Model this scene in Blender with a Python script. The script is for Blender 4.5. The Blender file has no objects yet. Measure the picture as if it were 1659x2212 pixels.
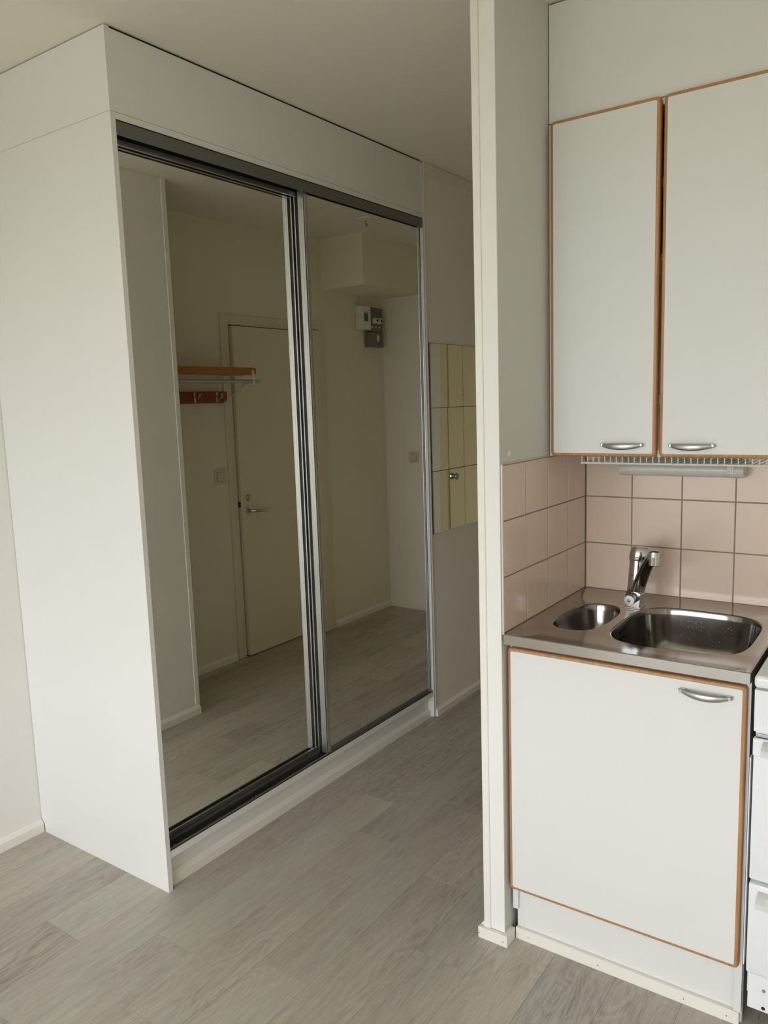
import bpy, bmesh, math, random
from mathutils import Vector, Matrix
random.seed(7)
S = bpy.context.scene
COL = S.collection

# ------------------------------------------------------------------ camera
cam_d = bpy.data.cameras.new('camera')
cam = bpy.data.objects.new('camera', cam_d); COL.objects.link(cam); S.camera = cam
PITCH, ROLL, YAW, FPX = -0.1386, -0.0324, 0.6138, 1692.9
fw = Vector((-math.sin(YAW)*math.cos(PITCH), math.cos(YAW)*math.cos(PITCH), math.sin(PITCH)))
rt = fw.cross(Vector((0, 0, 1))).normalized(); up = rt.cross(fw)
r2 = rt*math.cos(ROLL) + up*math.sin(ROLL); u2 = -rt*math.sin(ROLL) + up*math.cos(ROLL)
m = Matrix((r2, u2, -fw)).transposed().to_4x4(); m.translation = Vector((0.9095, -2.419, 1.5149))
cam.matrix_world = m
cam_d.sensor_fit = 'VERTICAL'; cam_d.sensor_height = 36.0; cam_d.lens = FPX*36.0/2212.0
cam_d.clip_start = 0.05; cam_d.clip_end = 200

# ------------------------------------------------------------------ world, exposure, window light
W = bpy.data.worlds.new('overcast_sky'); S.world = W; W.use_nodes = True
bgn = W.node_tree.nodes['Background']
bgn.inputs['Color'].default_value = (0.925, 0.965, 1.02, 1); bgn.inputs['Strength'].default_value = 8.0
S.view_settings.view_transform = 'Standard'; S.view_settings.look = 'None'
S.view_settings.gamma = 1.0; S.view_settings.use_curve_mapping = False
S.view_settings.exposure = 0.07
S.cycles.max_bounces = 10; S.cycles.diffuse_bounces = 7; S.cycles.glossy_bounces = 6
S.cycles.use_adaptive_sampling = True; S.cycles.adaptive_threshold = 0.03
S.cycles.caustics_refractive = False; S.cycles.caustics_reflective = True
S.cycles.sample_clamp_indirect = 8.0
ROOM_X0, ROOM_X1, ROOM_Y0, H = -1.70, 2.30, -4.90, 2.561
WIN = (-1.35, 1.45, 0.30, 2.10)          # x0, x1, z0, z1 of the window opening in the wall behind the camera
pl = bpy.data.lights.new('window_portal', 'AREA'); pl.shape = 'RECTANGLE'
pl.size = WIN[1]-WIN[0]; pl.size_y = WIN[3]-WIN[2]; pl.cycles.is_portal = True
plo = bpy.data.objects.new('window_portal', pl); COL.objects.link(plo)
plo.location = ((WIN[0]+WIN[1])/2, ROOM_Y0-0.10, (WIN[2]+WIN[3])/2); plo.rotation_euler = (math.radians(90), 0, 0)

# ------------------------------------------------------------------ materials
def srgb(r, g, b):
    f = lambda c: (c/255/12.92) if c/255 <= 0.04045 else ((c/255+0.055)/1.055)**2.4
    return (f(r), f(g), f(b), 1)
def nn(t, typ, **kw):
    n = t.nodes.new(typ)
    for k, v in kw.items(): setattr(n, k, v)
    return n
def base_mat(name, col, rough=0.5, metal=0.0, spec=0.5, coat=0.0):
    mt = bpy.data.materials.new(name); mt.use_nodes = True
    b = mt.node_tree.nodes['Principled BSDF']
    b.inputs['Base Color'].default_value = col; b.inputs['Roughness'].default_value = rough
    b.inputs['Metallic'].default_value = metal; b.inputs['Specular IOR Level'].default_value = spec
    b.inputs['Coat Weight'].default_value = coat
    return mt
def noisy(name, col, rough=0.5, metal=0.0, var=0.04, scale=6.0, bump=0.0, bscale=200.0, spec=0.5, stretch=(1, 1, 1), rvar=0.0, coat=0.0):
    """paint / laminate / metal: slight tonal variation plus fine relief"""
    mt = base_mat(name, col, rough, metal, spec, coat); t = mt.node_tree; b = t.nodes['Principled BSDF']
    tc = nn(t, 'ShaderNodeTexCoord'); mp = nn(t, 'ShaderNodeMapping'); mp.inputs['Scale'].default_value = stretch
    t.links.new(tc.outputs['Object'], mp.inputs['Vector'])
    nz = nn(t, 'ShaderNodeTexNoise'); nz.inputs['Scale'].default_value = scale; nz.inputs['Detail'].default_value = 1.5
    t.links.new(mp.outputs[0], nz.inputs['Vector'])
    rp = nn(t, 'ShaderNodeValToRGB')
    lo = tuple(max(0, c*(1-var)) for c in col[:3])+(1,); hi = tuple(min(1, c*(1+var)) for c in col[:3])+(1,)
    rp.color_ramp.elements[0].color = lo; rp.color_ramp.elements[0].position = 0.3
    rp.color_ramp.elements[1].color = hi; rp.color_ramp.elements[1].position = 0.7
    t.links.new(nz.outputs['Fac'], rp.inputs['Fac']); t.links.new(rp.outputs['Color'], b.inputs['Base Color'])
    if rvar:
        mr = nn(t, 'ShaderNodeMapRange'); mr.inputs['To Min'].default_value = rough-rvar; mr.inputs['To Max'].default_value = rough+rvar
        t.links.new(nz.outputs['Fac'], mr.inputs['Value']); t.links.new(mr.outputs[0], b.inputs['Roughness'])
    if bump:
        n2 = nn(t, 'ShaderNodeTexNoise'); n2.inputs['Scale'].default_value = bscale; n2.inputs['Detail'].default_value = 2
        t.links.new(mp.outputs[0], n2.inputs['Vector'])
        bp = nn(t, 'ShaderNodeBump'); bp.inputs['Strength'].default_value = bump; bp.inputs['Distance'].default_value = 0.002
        t.links.new(n2.outputs['Fac'], bp.inputs['Height']); t.links.new(bp.outputs[0], b.inputs['Normal'])
    return mt
def wood_edge(name, c1, c2, rough=0.45, axis='Z'):
    mt = base_mat(name, c1, rough); t = mt.node_tree; b = t.nodes['Principled BSDF']
    tc = nn(t, 'ShaderNodeTexCoord'); mp = nn(t, 'ShaderNodeMapping')
    mp.inputs['Scale'].default_value = {'Z': (60, 60, 3), 'X': (3, 60, 60), 'Y': (60, 3, 60)}[axis]
    t.links.new(tc.outputs['Object'], mp.inputs['Vector'])
    nz = nn(t, 'ShaderNodeTexNoise'); nz.inputs['Scale'].default_value = 3; nz.inputs['Detail'].default_value = 5
    t.links.new(mp.outputs[0], nz.inputs['Vector'])
    rp = nn(t, 'ShaderNodeValToRGB'); rp.color_ramp.elements[0].color = c2; rp.color_ramp.elements[0].position = .3
    rp.color_ramp.elements[1].color = c1; rp.color_ramp.elements[1].position = .65
    t.links.new(nz.outputs['Fac'], rp.inputs['Fac']); t.links.new(rp.outputs[0], b.inputs['Base Color'])
    return mt
def plank_mat():
    mt = base_mat('grey_oak_laminate', (0.3, 0.28, 0.25, 1), 0.42, spec=0.4); t = mt.node_tree; b = t.nodes['Principled BSDF']
    L = t.links.new
    tc = nn(t, 'ShaderNodeTexCoord'); oi = nn(t, 'ShaderNodeObjectInfo')
    off = nn(t, 'ShaderNodeVectorMath', operation='SCALE'); off.inputs[0].default_value = (13.7, 29.1, 5.3)
    L(oi.outputs['Random'], off.inputs['Scale'])
    ad = nn(t, 'ShaderNodeVectorMath', operation='ADD'); L(tc.outputs['Object'], ad.inputs[0]); L(off.outputs[0], ad.inputs[1])
    def noise(sc, scale, detail, rough=.5, dist=0):
        mp = nn(t, 'ShaderNodeMapping'); mp.inputs['Scale'].default_value = sc; L(ad.outputs[0], mp.inputs['Vector'])
        n = nn(t, 'ShaderNodeTexNoise'); n.inputs['Scale'].default_value = scale; n.inputs['Detail'].default_value = detail
        n.inputs['Roughness'].default_value = rough; n.inputs['Distortion'].default_value = dist
        L(mp.outputs[0], n.inputs['Vector']); return n
    def math_(op, a, b_=None):
        n = nn(t, 'ShaderNodeMath', operation=op)
        for i, v in enumerate((a, b_)):
            if v is None: continue
            if isinstance(v, (int, float)): n.inputs[i].default_value = v
            else: L(v, n.inputs[i])
        return n.outputs[0]
    broad = noise((6.5, 2.0, 1), 1.0, 2.0, .5)             # rings come out as nested arches of this field
    rings = math_('SINE', math_('MULTIPLY', broad.outputs['Fac'], 150.0))
    fine = noise((330, 20.0, 1), 1.0, 3.0, .6)                # fibres
    mid = noise((48, 4.0, 1), 1.0, 4.0, .6, .6)             # streaks
    patch = noise((4.0, 1.3, 1), 1.6, 3.0)                   # pale and dark clouds
    ring_amt = noise((3.0, .9, 1), 1.3, 1.0)
    ra = nn(t, 'ShaderNodeMapRange'); ra.inputs['From Min'].default_value = .44; ra.inputs['From Max'].default_value = .60
    ra.inputs['To Max'].default_value = .062; L(ring_amt.outputs['Fac'], ra.inputs['Value'])
    v = math_('MULTIPLY', rings, ra.outputs[0])
    v = math_('ADD', v, math_('MULTIPLY', math_('SUBTRACT', fine.outputs['Fac'], .5), .52))
    v = math_('ADD', v, math_('MULTIPLY', math_('SUBTRACT', mid.outputs['Fac'], .5), .48))
    v = math_('ADD', v, math_('MULTIPLY', math_('SUBTRACT', patch.outputs['Fac'], .5), .34))
    v = math_('ADD', v, math_('MULTIPLY', math_('SUBTRACT', oi.outputs['Random'], .5), .20))
    # knots
    mp = nn(t, 'ShaderNodeMapping'); mp.inputs['Scale'].default_value = (7.0, 3.6, 1); L(ad.outputs[0], mp.inputs['Vector'])
    vo = nn(t, 'ShaderNodeTexVoronoi'); vo.inputs['Scale'].default_value = 1.0; L(mp.outputs[0], vo.inputs['Vector'])
    kn = nn(t, 'ShaderNodeMapRange'); kn.inputs['From Min'].default_value = .02; kn.inputs['From Max'].default_value = .10
    kn.inputs['To Min'].default_value = .34; kn.inputs['To Max'].default_value = 0.0; L(vo.outputs['Distance'], kn.inputs['Value'])
    sx = nn(t, 'ShaderNodeSeparateColor'); L(vo.outputs['Color'], sx.inputs[0])
    kn2 = math_('MULTIPLY', kn.outputs[0], math_('GREATER_THAN', sx.outputs[0], .52))
    v = math_('ADD', math_('SUBTRACT', v, kn2), .5)
    rp = nn(t, 'ShaderNodeValToRGB'); e = rp.color_ramp.elements
    e[0].position = .10; e[0].color = srgb(122, 116, 110)
    e[1].position = .92; e[1].color = srgb(214, 209, 201)
    x = e.new(.42); x.color = srgb(176, 170, 162); x = e.new(.60); x.color = srgb(190, 185, 177)
    L(v, rp.inputs['Fac'])
    hue = noise((3.0, .9, 1), 2.2, 2.0); mx = nn(t, 'ShaderNodeMix', data_type='RGBA', blend_type='MULTIPLY'); mx.inputs[0].default_value = 1.0
    hr = nn(t, 'ShaderNodeValToRGB'); hr.color_ramp.elements[0].position = .38; hr.color_ramp.elements[0].color = (1.0, .955, .93, 1)
    hr.color_ramp.elements[1].position = .64; hr.color_ramp.elements[1].color = (.965, 1.0, .98, 1)
    L(hue.outputs['Fac'], hr.inputs['Fac']); L(rp.outputs[0], mx.inputs[6]); L(hr.outputs[0], mx.inputs[7]); L(mx.outputs[2], b.inputs['Base Color'])
    bp = nn(t, 'ShaderNodeBump'); bp.inputs['Strength'].default_value = .12; bp.inputs['Distance'].default_value = .001
    L(fine.outputs['Fac'], bp.inputs['Height']); L(bp.outputs[0], b.inputs['Normal'])
    return mt
def steel_mat(name, col, rough, axis=0, bump=.05):
    mt = base_mat(name, col, rough, 1.0); t = mt.node_tree; b = t.nodes['Principled BSDF']
    tc = nn(t, 'ShaderNodeTexCoord'); mp = nn(t, 'ShaderNodeMapping'); s = [900, 900, 900]; s[axis] = 12
    mp.inputs['Scale'].default_value = s; t.links.new(tc.outputs['Object'], mp.inputs['Vector'])
    nz = nn(t, 'ShaderNodeTexNoise'); nz.inputs['Scale'].default_value = 1; nz.inputs['Detail'].default_value = 2
    t.links.new(mp.outputs[0], nz.inputs['Vector'])
    n3 = nn(t, 'ShaderNodeTexNoise'); n3.inputs['Scale'].default_value = 14; n3.inputs['Detail'].default_value = 5
    t.links.new(tc.outputs['Object'], n3.inputs['Vector'])
    mr = nn(t, 'ShaderNodeMapRange'); mr.inputs['To Min'].default_value = rough-.05; mr.inputs['To Max'].default_value = rough+.06
    t.links.new(n3.outputs['Fac'], mr.inputs['Value']); t.links.new(mr.outputs[0], b.inputs['Roughness'])
    bp = nn(t, 'ShaderNodeBump'); bp.inputs['Strength'].default_value = bump; bp.inputs['Distance'].default_value = .0005
    t.links.new(nz.outputs['Fac'], bp.inputs['Height']); t.links.new(bp.outputs[0], b.inputs['Normal'])
    return mt
M = {}
M['wall'] = noisy('warm_white_wall_paint', srgb(240, 235, 226), .8, var=.012, scale=3, spec=.2)
M['wall_grey'] = noisy('light_grey_wall', srgb(208, 208, 202), .8, var=.01, scale=3, spec=.2)  # partition body, a tone darker than the other walls
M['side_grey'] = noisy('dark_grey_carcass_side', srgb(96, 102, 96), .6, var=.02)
M['wall_cool'] = noisy('pale_grey_wall_paint', srgb(238, 236, 232), .8, var=.01, scale=3, spec=.2)
M['ceil'] = noisy('matte_ceiling_paint', srgb(236, 231, 219), .9, var=.01, scale=2, spec=.1)
M['trim'] = noisy('white_trim_paint', srgb(238, 235, 228), .45, var=.012, scale=8)
M['white'] = noisy('white_melamine', srgb(230, 229, 226), .45, var=.006, scale=4, spec=.35)
M['kwhite'] = noisy('white_cabinet_laminate', srgb(228, 228, 226), .5, var=.008, scale=4, spec=.35)
M['oak'] = wood_edge('oiled_oak_edging', srgb(192, 146, 102), srgb(166, 118, 78))
M['shelf'] = wood_edge('orange_stained_pine', srgb(186, 118, 50), srgb(160, 94, 36), .4, 'Y')
M['board'] = wood_edge('red_brown_stained_pine', srgb(150, 78, 40), srgb(128, 60, 28), .4, 'Y')
M['tile'] = noisy('glossy_beige_tile_glaze', srgb(222, 202, 186), .16, var=.02, scale=5, bump=.02, bscale=30, spec=.5)
M['grout'] = noisy('grey_grout', srgb(144, 131, 117), .9, var=.08, scale=60)
M['steel'] = steel_mat('brushed_stainless_steel', (.47, .44, .405, 1), .16, 0)
M['bowl'] = steel_mat('satin_sink_steel', (.26, .25, .235, 1), .13, 2, .02)
M['chrome'] = base_mat('polished_chrome', (.54, .54, .53, 1), .06, 1.0)
M['alu'] = noisy('anodised_aluminium', (.66, .67, .68, 1), .36, 1.0, var=.01, scale=4)
M['alu_dark'] = noisy('grey_lacquered_aluminium', (.20, .195, .18, 1), .34, .6, var=.03, scale=40)
M['black'] = noisy('black_track_plastic', (.012, .012, .012, 1), .5, var=.05)
M['satin'] = noisy('satin_nickel_handle', (.55, .55, .55, 1), .36, 1.0, var=.02, scale=30)
M['mirror'] = base_mat('wardrobe_mirror_glass', (.92, .92, .87, 1), .004, 1.0)
M['mirror2'] = base_mat('tile_mirror_glass', (.88, .88, .80, 1), .004, 1.0)
M['mirror_edge'] = noisy('ground_glass_edge', srgb(70, 78, 68), .3)
M['cream'] = noisy('cream_door_paint', srgb(228, 218, 192), .45, var=.012, scale=3)
M['cream2'] = noisy('yellow_cream_door_paint', srgb(232, 218, 178), .45, var=.012, scale=3)
M['ewall'] = noisy('cream_entrance_wall_paint', srgb(234, 228, 208), .8, var=.012, scale=3, spec=.2)
M['enamel'] = noisy('white_stove_enamel', srgb(238, 240, 243), .18, var=.006, scale=5, coat=.3)
M['handle_white'] = noisy('pale_grey_handle_plastic', srgb(226, 227, 227), .35, var=.01)
M['wire'] = noisy('white_coated_wire', srgb(226, 224, 216), .4, var=.02)
M['lampgrey'] = noisy('grey_lamp_plastic', srgb(206, 205, 198), .45, var=.01)
M['lampdiff'] = noisy('milky_lamp_diffuser', srgb(212, 211, 205), .3, var=.01)
M['plastic'] = noisy('ivory_plastic', srgb(214, 208, 188), .4, var=.01)
M['boxwhite'] = noisy('white_meter_plastic', srgb(232, 232, 216), .4, var=.01)
M['boxgrey'] = noisy('grey_fuse_box_plastic', srgb(120, 116, 104), .45, var=.03)
M['ceramic'] = noisy('white_fuse_ceramic', srgb(226, 220, 206), .3, var=.01)
M['screen'] = noisy('dark_blue_display', srgb(46, 92, 108), .15, var=.2, scale=60)
M['seal'] = noisy('sealant_strip', srgb(190, 187, 176), .6, var=.03)
M['dark'] = noisy('dark_gap_shade_and_plastic', srgb(30, 28, 25), .7, var=.05)
M['water'] = base_mat('water_drop', (1, 1, 1, 1), .0, 0)
M['water'].node_tree.nodes['Principled BSDF'].inputs['Transmission Weight'].default_value = 1.0
M['water'].node_tree.nodes['Principled BSDF'].inputs['IOR'].default_value = 1.33
M['ground'] = noisy('outdoor_ground', srgb(120, 124, 104), .95, var=.15, scale=.5)
M['plank'] = plank_mat()
M['screw'] = noisy('dull_nail_head', srgb(150, 146, 138), .4, .4, var=.03)

# ------------------------------------------------------------------ mesh helpers
WO = {}
def box(bm, x0, x1, y0, y1, z0, z1, bev=0.0, seg=1):
    vs = [bm.verts.new((x, y, z)) for z in (z0, z1) for y in (y0, y1) for x in (x0, x1)]
    fs = [bm.faces.new([vs[i] for i in f]) for f in ((0, 2, 3, 1), (4, 5, 7, 6), (0, 1, 5, 4), (2, 6, 7, 3), (0, 4, 6, 2), (1, 3, 7, 5))]
    if bev > 0:
        es = set(e for f in fs for e in f.edges)
        bmesh.ops.bevel(bm, geom=list(es), offset=bev, segments=seg, profile=.5, affect='EDGES')
    return bm
def B(*a, **k): return box(bmesh.new(), *a, **k)
def loft(bm, loops, close=True, cap0=True, cap1=True):
    """loops: lists of equal length; joins consecutive loops with quads"""
    rings = [[bm.verts.new(p) for p in lp] for lp in loops]; n = len(rings[0])
    for a, b in zip(rings, rings[1:]):
        for i in range(n if close else n-1):
            j = (i+1) % n
            bm.faces.new((a[i], a[j], b[j], b[i]))
    if cap0: bm.faces.new(list(reversed(rings[0])))
    if cap1: bm.faces.new(rings[-1])
    return rings
def tube(bm, pts, r, n=10, caps=True):
    pts = [Vector(p) for p in pts]; loops = []; prev = None
    rr = r if isinstance(r, (list, tuple)) else [r]*len(pts)
    for i, p in enumerate(pts):
        d = (pts[min(i+1, len(pts)-1)]-pts[max(i-1, 0)]).normalized()
        if prev is None:
            a = d.orthogonal().normalized()
        else:
            a = (prev-d*prev.dot(d)).normalized()
        prev = a; b = d.cross(a)
        loops.append([p+(a*math.cos(2*math.pi*k/n)+b*math.sin(2*math.pi*k/n))*rr[i] for k in range(n)])
    loft(bm, loops, True, caps, caps); return bm
def lathe(bm, prof, c, axis, n=24):
    """prof: (radius, distance along axis) pairs from c"""
    axis = Vector(axis).normalized(); a = axis.orthogonal().normalized(); b = axis.cross(a); c = Vector(c)
    loops = [[c+axis*h+(a*math.cos(2*math.pi*k/n)+b*math.sin(2*math.pi*k/n))*max(r, 1e-5) for k in range(n)] for r, h in prof]
    loft(bm, loops); return bm
def prism(bm, poly, axis, a, b):
    """poly: 2-D points in the plane normal to axis, extruded from a to b (axis 'x': (y,z); 'y': (x,z); 'z': (x,y))"""
    f = {'x': lambda p, t: (t, p[0], p[1]), 'y': lambda p, t: (p[0], t, p[1]), 'z': lambda p, t: (p[0], p[1], t)}[axis]
    loft(bm, [[f(p, a) for p in poly], [f(p, b) for p in poly]]); return bm
def rrect(x0, x1, z0, z1, r, n=6):
    """rounded rectangle outline, counter-clockwise"""
    out = []
    for cx, cz, a0 in ((x1-r, z0+r, -90), (x1-r, z1-r, 0), (x0+r, z1-r, 90), (x0+r, z0+r, 180)):
        for k in range(n+1):
            a = math.radians(a0+90*k/n); out.append((cx+r*math.cos(a), cz+r*math.sin(a)))
    return out
def mk(name, bm, mat, parent=None, label=None, smooth=False, kind=None, bias=None):
    """one mesh object whose origin is the base centre of its bounds"""
    bmesh.ops.recalc_face_normals(bm, faces=bm.faces)
    co = [v.co for v in bm.verts]
    o = Vector(((min(c.x for c in co)+max(c.x for c in co))/2, (min(c.y for c in co)+max(c.y for c in co))/2, min(c.z for c in co)))
    for v in bm.verts: v.co -= o
    me = bpy.data.meshes.new(name); bm.to_mesh(me); bm.free()
    me.materials.append(M[mat])
    if smooth:
        me.shade_smooth() if hasattr(me, 'shade_smooth') else None
        me.set_sharp_from_angle(angle=math.radians(38))
    ob = bpy.data.objects.new(name, me); COL.objects.link(ob); WO[ob] = o
    if parent is not None:
        ob.parent = parent; ob.location = o-WO[parent]
    else: ob.location = o
    if label: ob['label'] = label
    if kind: ob['kind'] = kind
    return ob
def thing(name, label, cat, loc, group=None):
    e = bpy.data.objects.new(name, None); COL.objects.link(e); e.location = loc; WO[e] = Vector(loc)
    e.empty_display_size = .05; e['label'] = label; e['category'] = cat
    if group: e['group'] = group
    return e
def tag(o, label, cat, group=None):
    o['label'] = label; o['category'] = cat
    if group: o['group'] = group
    return o
def struct(name, bm, mat, label, cat='wall', smooth=False):
    o = mk(name, bm, mat, smooth=smooth); o['kind'] = 'structure'; o['label'] = label; o['category'] = cat; return o

# ================================================================== THE SHELL
XP0, XP1 = -0.066, -0.003          # partition: hall face, kitchen face
YP0, YN = -0.603, 0.110            # partition front, back face of the kitchen wall
XD, YE, XH = 0.370, 2.310, -1.003  # entrance-door wall, end wall, hall wall face
gnd = struct('ground', B(-40, 40, -80, -9, -3.3, -3.2), 'ground', 'ground outside below the window', 'ground')
ceiling = bmesh.new(); box(ceiling, ROOM_X0-.2, ROOM_X1+.2, ROOM_Y0-.2, YE+.2, H, H+.15)
struct('ceiling', ceiling, 'ceil', 'matte white ceiling over the room and hallway', 'ceiling')
struct('wall_left', B(ROOM_X0-.12, ROOM_X0, ROOM_Y0-.2, .9, -.06, H), 'wall_cool', 'pale wall left of the wardrobe')
struct('wall_right', B(ROOM_X1, ROOM_X1+.12, ROOM_Y0-.2, YN, -.06, H), 'wall', 'white wall on the right side of the room')
wr = bmesh.new()
x0, x1, z0, z1 = WIN
box(wr, ROOM_X0-.1, x0, ROOM_Y0-.2, ROOM_Y0, -.06, H); box(wr, x1, ROOM_X1+.1, ROOM_Y0-.2, ROOM_Y0, -.06, H)
box(wr, x0, x1, ROOM_Y0-.2, ROOM_Y0, -.06, z0); box(wr, x0, x1, ROOM_Y0-.2, ROOM_Y0, z1, H)
struct('wall_rear', wr, 'wall', 'window wall behind the viewer')
wk = struct('wall_kitchen', B(-.0445, ROOM_X1+.1, .004, YN, -.06, H), 'wall', 'wall behind the kitchen with beige tiles above the sink')
struct('trim_4', B(-.045, XP1, YP0, YP0+.004, 0, H), 'wall_cool', 'white painted end face of the partition', 'trim')
wp = struct('wall_partition', B(-.045, XP1, YP0+.0041, .004, -.06, H), 'wall_grey', 'narrow partition wall end between hallway and kitchen')
struct('trim_1', B(XP0, -.0452, YP0-.004, YN+.002, 0.0, H, bev=.0015), 'trim', 'white trim board on the hallway edge of the partition', 'trim')
we = bmesh.new()                      # wall with the entrance door opening
DY0, DY1, DZ = 0.862, 1.586, 2.005
box(we, XD, XD+.14, YN, DY0, -.06, H); box(we, XD, XD+.14, DY1, YE+.1, -.06, H); box(we, XD, XD+.14, DY0, DY1, DZ, H)
struct('wall_entrance', we, 'ewall', 'cream hallway wall around the entrance door')
wend = bmesh.new()
EX0, EX1 = -.815, -.125               # end door opening
box(wend, -1.2, EX0, YE, YE+.12, -.06, H); box(wend, EX1, XD+.2, YE, YE+.12, -.06, H); box(wend, EX0, EX1, YE, YE+.12, 2.0, H)
struct('wall_end', wend, 'wall', 'pale end wall of the hallway')
struct('light_block_entrance', B(XD+.16, XD+.20, DY0-.2, DY1+.2, -.06, 2.3), 'ewall', 'unseen panel added behind the entrance door to block daylight')  # added blocker, keeps outside light from leaking past the entrance door
struct('light_block_end', B(EX0-.2, EX1+.2, YE+.14, YE+.18, -.06, 2.3), 'wall', 'unseen panel added behind the end door to block daylight')  # same kind of added light blocker for the end door
struct('wall_hall', B(XH-.1, XH, .676, YE, -.06, H), 'wall', 'plain hallway wall beyond the wardrobe')
struct('trim_3', B(XP0-.003, -.0458, .088, YN+.004, .046, H, bev=.001), 'trim', 'white corner strip at the hallway end of the partition', 'trim')
struct('trim_2', B(XH, XH+.006, .676, YE, H-.055, H-.002), 'ceil', 'narrow pale strip along the hallway ceiling', 'trim')
duct = B(.034, XD, 1.64, YE, 2.247, H); struct('wall_duct', duct, 'ewall', 'boxed-in duct under the hallway ceiling corner')

# floor: base slab plus laminate planks
floor = struct('floor', B(ROOM_X0-.1, ROOM_X1+.1, ROOM_Y0-.1, YE+.1, -.06, -.008), 'dark', 'grey oak laminate floor', 'floor')
PW, PL = 0.1673, 0.985
bm = box(bmesh.new(), -PW/2+.0002, PW/2-.0002, -PL/2+.0002, PL/2-.0002, -.0078, 0)
top = [e for e in bm.edges if all(v.co.z > -.001 for v in e.verts)]
bmesh.ops.bevel(bm, geom=top, offset=.0006, segments=1, affect='EDGES')
bmesh.ops.recalc_face_normals(bm, faces=bm.faces)
pm = bpy.data.meshes.new('plank'); bm.to_mesh(pm); bm.free(); pm.materials.append(M['plank'])
known = {-8: -1.25, -7: -.545, -5: -.35, -4: -1.022, -2: -.757, -6: -.12, -3: -.45, -1: -.30, 0: -.86, -9: -.8}
def add_plank(cx, cy):
    p = bpy.data.objects.new('plank', pm); COL.objects.link(p); p.parent = floor; p.location = Vector((cx, cy, 0))-WO[floor]
for k in range(-12, 14):
    xa = .132+k*PW; xb = xa+PW
    if xb < ROOM_X0-.02 or xa > ROOM_X1+.02: continue
    j0 = known.get(k, -.2-random.random())
    y = j0
    while y > ROOM_Y0-.02: y -= PL
    while True:
        ymax = YE if xa < XD else 0.0
        if y > ymax: break
        if not (xb < XH-.05 and y > .66): add_plank((xa+xb)/2, y+PL/2)
        y += PL

# skirting boards
def skirt_poly(t, h): return [(0, 0), (t, 0), (t, h*.68), (t*.72, h*.80), (t*.15, h), (0, h)]
def skirt(name, axis, face, sign, a, b, label, t=.015, h=.045, mat='trim', nails=0):
    bm = bmesh.new(); pts = [(face+sign*p[0], p[1]) for p in skirt_poly(t, h)]
    prism(bm, pts, 'y' if axis == 'y' else 'x', a, b)
    o = struct(name, bm, mat, label, 'baseboard')
    for k in range(nails):
        q = a+(b-a)*(k+.5)/nails; c = face+sign*t; d = sign*.0008
        bn = bmesh.new()
        if axis == 'y': lathe(bn, [(.0016, 0), (.0016, .0006)], (c, q, h*.4), (sign, 0, 0), 8)
        else: lathe(bn, [(.0016, 0), (.0016, .0006)], (q, c, h*.4), (0, sign, 0), 8)
        mk('nail_head', bn, 'screw', o)
    return o
skirt('baseboard_left', 'y', ROOM_X0, 1, ROOM_Y0, -.9595, 'white baseboard on the left wall by the wardrobe side', .016, .046)
skirt('baseboard_hall', 'y', XH, 1, .676, YE-.016, 'white baseboard on the hallway wall below the mirror tiles', .013, .042, nails=3)
skirt('baseboard_entrance', 'y', XD, -1, YN, .80, 'white baseboard between coat shelf wall and entrance door', .013, .045)
skirt('baseboard_corner', 'y', XD, -1, 1.64, YE-.014, 'white baseboard between entrance door and end wall', .013, .045)
skirt('baseboard_end', 'x', YE, -1, -.07, XD, 'white baseboard along the hallway end wall', .013, .045)
skirt('baseboard_partition', 'y', XP0, -1, YP0, YN, 'white baseboard on the hallway side of the partition', .014, .045)
def front_skirt(name, y, x0, x1, label, nails, h=.034, t=.012):
    o = struct(name, B(x0, x1, y, y+t, 0, h, bev=.0012), 'trim', label, 'baseboard')
    for q in nails:
        bn = bmesh.new(); lathe(bn, [(.0018, 0), (.0018, .0008)], (q, y, h*.45), (0, -1, 0), 8); mk('nail_head', bn, 'screw', o)
    return o
front_skirt('baseboard_post', -.6175, -.080, .0105, 'short white baseboard across the partition end', (-.076, -.002))
struct('baseboard_post_side', B(XP1, .0105, -.605, -.5655, 0, .034, bev=.001), 'trim', 'short white baseboard on the kitchen side of the partition', 'baseboard')
front_skirt('baseboard_kitchen', -.5645, .0115, .598, 'white baseboard strip below the sink cabinet', (.05, .25, .47, .57))

# ------------------------------------------------------------------ wall tiles
TP, TG = 0.15, 0.0036
def tile_mesh(w, h, axis):
    bm = box(bmesh.new(), -w/2, w/2, 0, .008, -h/2, h/2)
    fe = [e for e in bm.edges if all(v.co.y < .001 for v in e.verts)]
    bmesh.ops.bevel(bm, geom=fe, offset=.0012, segments=2, profile=.6, affect='EDGES')
    bmesh.ops.recalc_face_normals(bm, faces=bm.faces)
    me = bpy.data.meshes.new('tile'); 
    if axis == 'x': bmesh.ops.rotate(bm, verts=bm.verts, cent=(0, 0, 0), matrix=Matrix.Rotation(math.radians(90), 3, 'Z'))
    bm.to_mesh(me); bm.free(); me.materials.append(M['tile']); return me
tcache = {}
def place_tile(axis, u0, u1, z0, z1, parent):
    key = (axis, round(u1-u0, 4), round(z1-z0, 4))
    if key not in tcache: tcache[key] = tile_mesh(u1-u0-TG, z1-z0-TG, axis)
    o = bpy.data.objects.new('tile', tcache[key]); COL.objects.link(o); o.parent = parent
    loc = Vector(((u0+u1)/2, 0, (z0+z1)/2)) if axis == 'y' else Vector((0, (u0+u1)/2, (z0+z1)/2))
    j = random.uniform(-.00025, .00025)
    if axis == 'y': loc.y += j
    else: loc.x += j
    o.location = loc-WO[parent]
rows = [(.8973, 1.0473), (1.0473, 1.1973), (1.1973, 1.3445)]
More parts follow.
